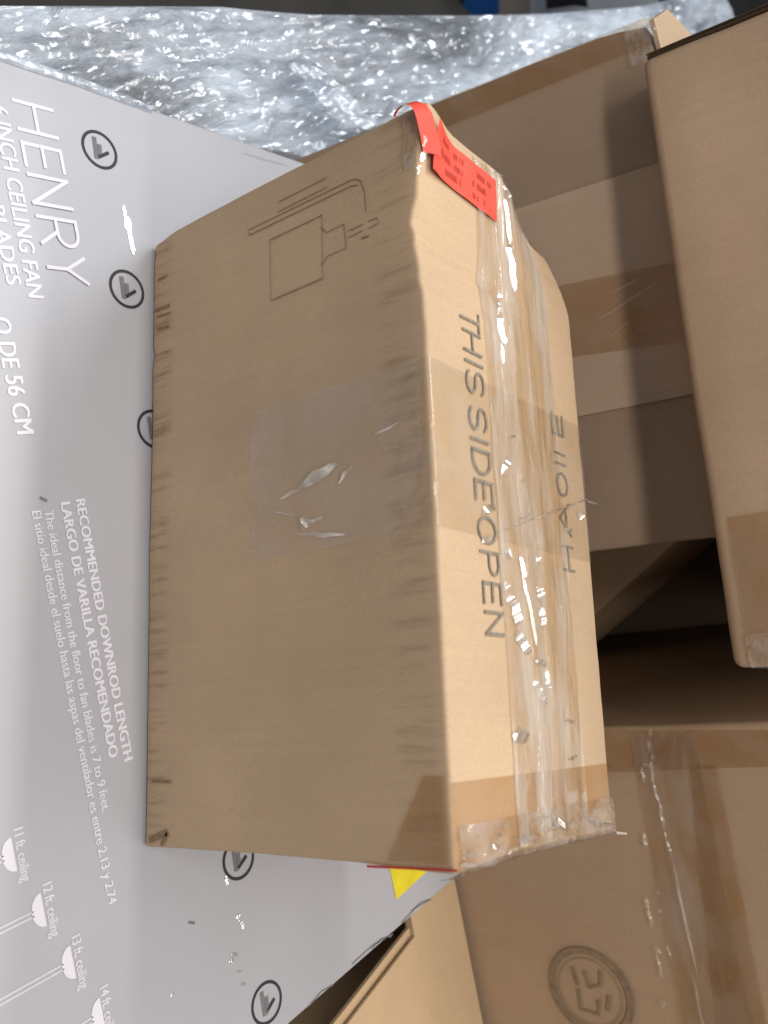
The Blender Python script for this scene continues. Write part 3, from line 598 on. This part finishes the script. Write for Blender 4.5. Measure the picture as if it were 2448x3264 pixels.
for i, (p0, p1, w, t_) in enumerate((((2078, 2320), (2080, 2400), .0048, 0), ((2074, 2404), (2092, 2412), .0052, 1), ((2080, 2415), (2090, 2490), .0034, 0), ((2088, 2490), (2108, 2560), .003, 0), ((2106, 2555), (2124, 2640), .004, 1), ((2124, 2645), (2150, 2740), .003, 0), ((2150, 2740), (2230, 3110), .0026, 0), ((2215, 3110), (2262, 3330), .0034, 0), ((2050, 2430), (2068, 2432), .004, 1), ((2054, 2440), (2060, 2490), .0034, 0), ((2060, 2650), (2066, 2695), .0034, 0), ((2064, 2855), (2078, 2885), .005, 1), ((2072, 2890), (2086, 2950), .004, 0), ((2095, 2836), (2108, 2840), .003, 1), ((2100, 2893), (2116, 2898), .004, 1), ((2108, 2920), (2122, 2925), .004, 1), ((2090, 3010), (2114, 3030), .0046, 1), ((2098, 3030), (2118, 3110), .0026, 0), ((2112, 3180), (2128, 3200), .005, 1), ((2130, 3005), (2146, 3048), .002, 0), ((2325, 3100), (2340, 3112), .003, 0))):
    glint(f4, f4face, f4.front(*p0), f4.front(*p1), w * .75, c4, mat=M_tapem, tube=1, seed=200 + i, n=14, taper=.2)
cc = Vector(f4.front(1885, 3160)); R = abs(Vector(f4.front(1885, 3025)).x - cc.x)
pt4 = lambda x, z: Vector((x, -.0020, z)); rz = .030
r0 = Vector(f4.front(1760, 3110)) 
st_ = [stroke(ell(cc.x, cc.y, R * .95, R * .95, 0, 360, 60), .0064, pt4), stroke(ell(cc.x, cc.y, R * 1.03, R * 1.03, 0, 360, 60), .0009, lambda x, z: Vector((x, -.0023, z))), stroke(ell(cc.x, cc.y, R * .78, R * .78, 0, 360, 60), .0009, lambda x, z: Vector((x, -.0023, z)))]
for s in ([(-.5, .35), (-.2, .3), (-.1, .0), (-.45, -.05)], [(.0, -.3), (.45, -.35), (.5, .1), (.2, .15)], [(-.5, -.35), (-.15, -.3)], [(.05, .45), (.35, .35)]):
    st_.append(stroke([(cc.x + a * R, cc.y + b * R) for a, b in s], .0038, pt4))
mk('round_stamp', *merge(st_), M_stamp, c4)

# ---------------------------------------------------------------- low carton with folded flaps at the bottom edge
f5 = Frame(W * .672 + V * -.20 + Z * FZ, W, V, Z)
c5 = thing('cardboard_carton', 'pale kraft carton low at the bottom edge with its lid flaps folded shut', 'carton', f5, 'kraft cartons in the pile')
vs, fs = solid_box(.46, .485, -FZ - .046, r=.004, step=.04, amp=.001, seed=41)
mk('box_body', [v + Vector((.085, 0, 0)) for v in vs], fs, M_c5, c5, True)
def slab(name, quad, z0, z1, m, parent, amp=.0004, n=20, seed=0):
    Q = [Vector(q) for q in quad]
    def f(zz): return lambda u, v: (lambda p: Vector((p.x, p.y, zz + amp * noise.noise(Vector((u * 7, v * 5, seed))))))(Q[0].lerp(Q[1], u).lerp(Q[3].lerp(Q[2], u), v))
    tv, tf = grid(f(z1), n, n); bv, bf = grid(f(z0), n, n)
    side = []
    k = n + 1; loop = [i for i in range(n)] + [i * k + n for i in range(n)] + [n * k + n - i for i in range(n)] + [(n - i) * k for i in range(n)]
    m0 = len(tv); vsx = tv + bv; fsx = tf + [tuple(reversed([i + m0 for i in q])) for q in bf]
    for i in range(len(loop)): a, b = loop[i], loop[(i + 1) % len(loop)]; fsx.append((b, a, a + m0, b + m0))
    return mk(name, vsx, fsx, m, parent)
zt = -FZ - .03
def t5(x, y, h=zt): return Vector(f5.top(x, y, h))
e0 = t5(1322, 2985); e1 = t5(1108, 3264); d_ = (e1 - e0).normalized()
ea = e0 - d_ * .0; eb = e0 + d_ * .34
slab('lid_flap', [ea, (.55, ea.y), (.55, eb.y), eb], zt - .003, zt, M_c5, c5, seed=1)
off = Vector((-.0085, -.001))
slab('lid_flap', [ea + off + Vector((0, .004)), (.55, ea.y), (.55, eb.y), eb + off], zt - .0105, zt - .0065, M_c5, c5, seed=2)
slab('lid_flap', [(.004, .4905), (.004, .403), (.55, .403), (.55, .4905)], zt - .010, zt - .001, M_c5, c5, seed=3)

# ---------------------------------------------------------------- carton deep in the gap between the stacked ones
pA = hit(1905, 1948, V, .44); pB = hit(2150, 1728, V, .44); dd = (pA - pB).normalized()
uu = -dd; aa = uu.cross(V).normalized() * -1
if aa.dot(W) < 0: aa = -aa
f7 = Frame(pB + V * 0 - aa * .30 - uu * .30, aa, V, aa.cross(V) * 1.0)
if f7.u.dot(uu) < 0: pass
c7 = thing('cardboard_carton', 'dark brown carton tilted in the shadowed gap, right of the leaning carton', 'carton', f7, 'kraft cartons in the pile')
mk('box_body', *solid_box(.30, .25, .55, r=.004, step=.05, amp=.001, seed=51), M_c4, c7, True)

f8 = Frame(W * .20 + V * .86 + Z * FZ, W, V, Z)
c8 = thing('cardboard_carton', 'tall dark carton added behind the gap to block light and keep it dark', 'carton', f8, 'kraft cartons in the pile')
mk('box_body', *solid_box(.95, .3, 1.15, r=.006, step=.05, amp=.001, seed=61), M_dk, c8, True)  # added backdrop, blocks the back light and darkens the gap

# ---------------------------------------------------------------- film-wrapped goods on the left
zf = lambda x, y: -.10 + .22 * max(y, -.1) - .02 * x
pn = Vector((.02, -.22, 1)); pd = -.10
far = [hit(x, y, pn, pd) for x, y in ((-500, 25), (0, 18), (350, 22), (700, 22), (1000, 48), (1480, 50), (1750, 45), (2050, 20), (2300, -40))]
near = [W * -.145 + V * v for v in (-.5, -.25, -.1, .05, .2, .4, .8, 1.2, 1.8)]
def lerp_list(Lx, t): t *= len(Lx) - 1; k = min(int(t), len(Lx) - 2); return Lx[k].lerp(Lx[k + 1], t - k)
def filmf(u, v):
    a = lerp_list(near, u); b = lerp_list(far, u); p = a.lerp(b, v); q = Vector((p.x, p.y, 0))
    r_ = Vector(((-.54 * q.x + .84 * q.y) * .3, -.84 * q.x - .54 * q.y, 0))
    h = .022 * noise.noise(q * 4.5) + .016 * noise.noise(r_ * 16) + .008 * abs(noise.noise(r_ * 40)) + .005 * noise.noise(q * 13 + Vector((3, 1, 0))) + .005 * abs(noise.noise(q * 34)) + .0015 * abs(noise.noise(q * 80))
    e = 1 - max(0, (v - .93) / .07) * .9
    z = -.10 - .02 * p.x + .22 * max(p.y, -.3) + h * e
    if v > .93: z -= 0.0
    edge = max(0, 1 - v / .05); z -= .03 * edge
    return Vector((p.x, p.y, z))
ff = Frame((-.8, .4, FZ), (1, 0, 0), (0, 1, 0), Z)
film = thing('wrapped_pallet', 'pallet load wrapped in crumpled shiny clear film, left of the printed box', 'pallet', ff)
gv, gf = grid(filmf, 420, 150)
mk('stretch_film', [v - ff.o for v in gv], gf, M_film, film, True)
# sides of the load down to the floor
sv = []; k = 421
for i in range(421): p = gv[150 * k + i]; sv += [p - ff.o, Vector((p.x, p.y, FZ + .002)) - ff.o]
sv2 = []
for i in range(421): p = gv[i]; sv2 += [Vector((p.x, p.y, p.z)) - ff.o, Vector((p.x, p.y, FZ + .002)) - ff.o]
qf = [(2 * i, 2 * i + 2, 2 * i + 3, 2 * i + 1) for i in range(420)]
mk('film_side', *merge([(sv, qf), (sv2, [tuple(reversed(q)) for q in qf])]), M_film, film, True)
def fp(x, y): h_ = hit(x, y, pn, pd); return h_
q = [fp(860, 240), fp(960, 235), fp(1150, 430), fp(1040, 440)]
def fold(u, v):
    p = q[0].lerp(q[1], u).lerp(q[3].lerp(q[2], u), v); return p + Vector((0, 0, .028 + .006 * noise.noise(Vector((u * 3, v * 6, 0))))) - ff.o
mk('film_fold', *grid(fold, 16, 40), M_filmf, film, True)

# ---------------------------------------------------------------- far background along the top edge
def farbox(name, label, cat, px0, px1, py0, py1, xd, m, th=.25, cut=None):
    n = Vector((1, 0, 0)); P = [hit(px0, py0, n, xd), hit(px1, py0, n, xd), hit(px1, py1, n, xd), hit(px0, py1, n, xd)]
    c = sum(P, Vector()) / 4
    vs = [p - c for p in P] + [p - c + Vector((-th, 0, 0)) for p in P]
    o = mk(name, vs, [(0, 1, 2, 3), (7, 6, 5, 4), (0, 4, 5, 1), (1, 5, 6, 2), (2, 6, 7, 3), (3, 7, 4, 0)], m); o.location = c
    o['label'] = label; o['category'] = cat; return o
XB = hit(1478, 20, Z, FZ).x
farbox('storage_crate', 'blue crate standing on the floor beyond the wrapped pallet', 'crate', 1478, 1590, -160, 200, XB, M_blue, .3)
farbox('storage_box', 'grey beige box on top of the blue crate in the far background', 'box', 1590.5, 1690, -160, 200, XB - .01, M_bgc, .28)
farbox('plastic_sheet', 'pale bluish plastic sheet in the far background behind the black bag', 'sheet', 1691, 2100, -100, 200, XB - .03, M_wht, .02)
n_ = Vector((1, 0, 0)); bp_ = [hit(x, y, n_, XB + .02) for x, y in ((1742, 30), (1738, -60), (1790, -90), (1850, -40), (1875, 24), (1830, 18), (1785, 24))]
cb = sum(bp_, Vector()) / len(bp_); nb = len(bp_)
bag = mk('black_bag', [p - cb for p in bp_] + [p - cb + Vector((-.02, 0, 0)) for p in bp_], [tuple(range(nb)), tuple(reversed(range(nb, 2 * nb)))] + [(i, i + nb, (i + 1) % nb + nb, (i + 1) % nb) for i in range(nb)], M_blk)
bag.location = cb; bag['label'] = 'small black bag in front of the pale sheet in the far background'; bag['category'] = 'bag'
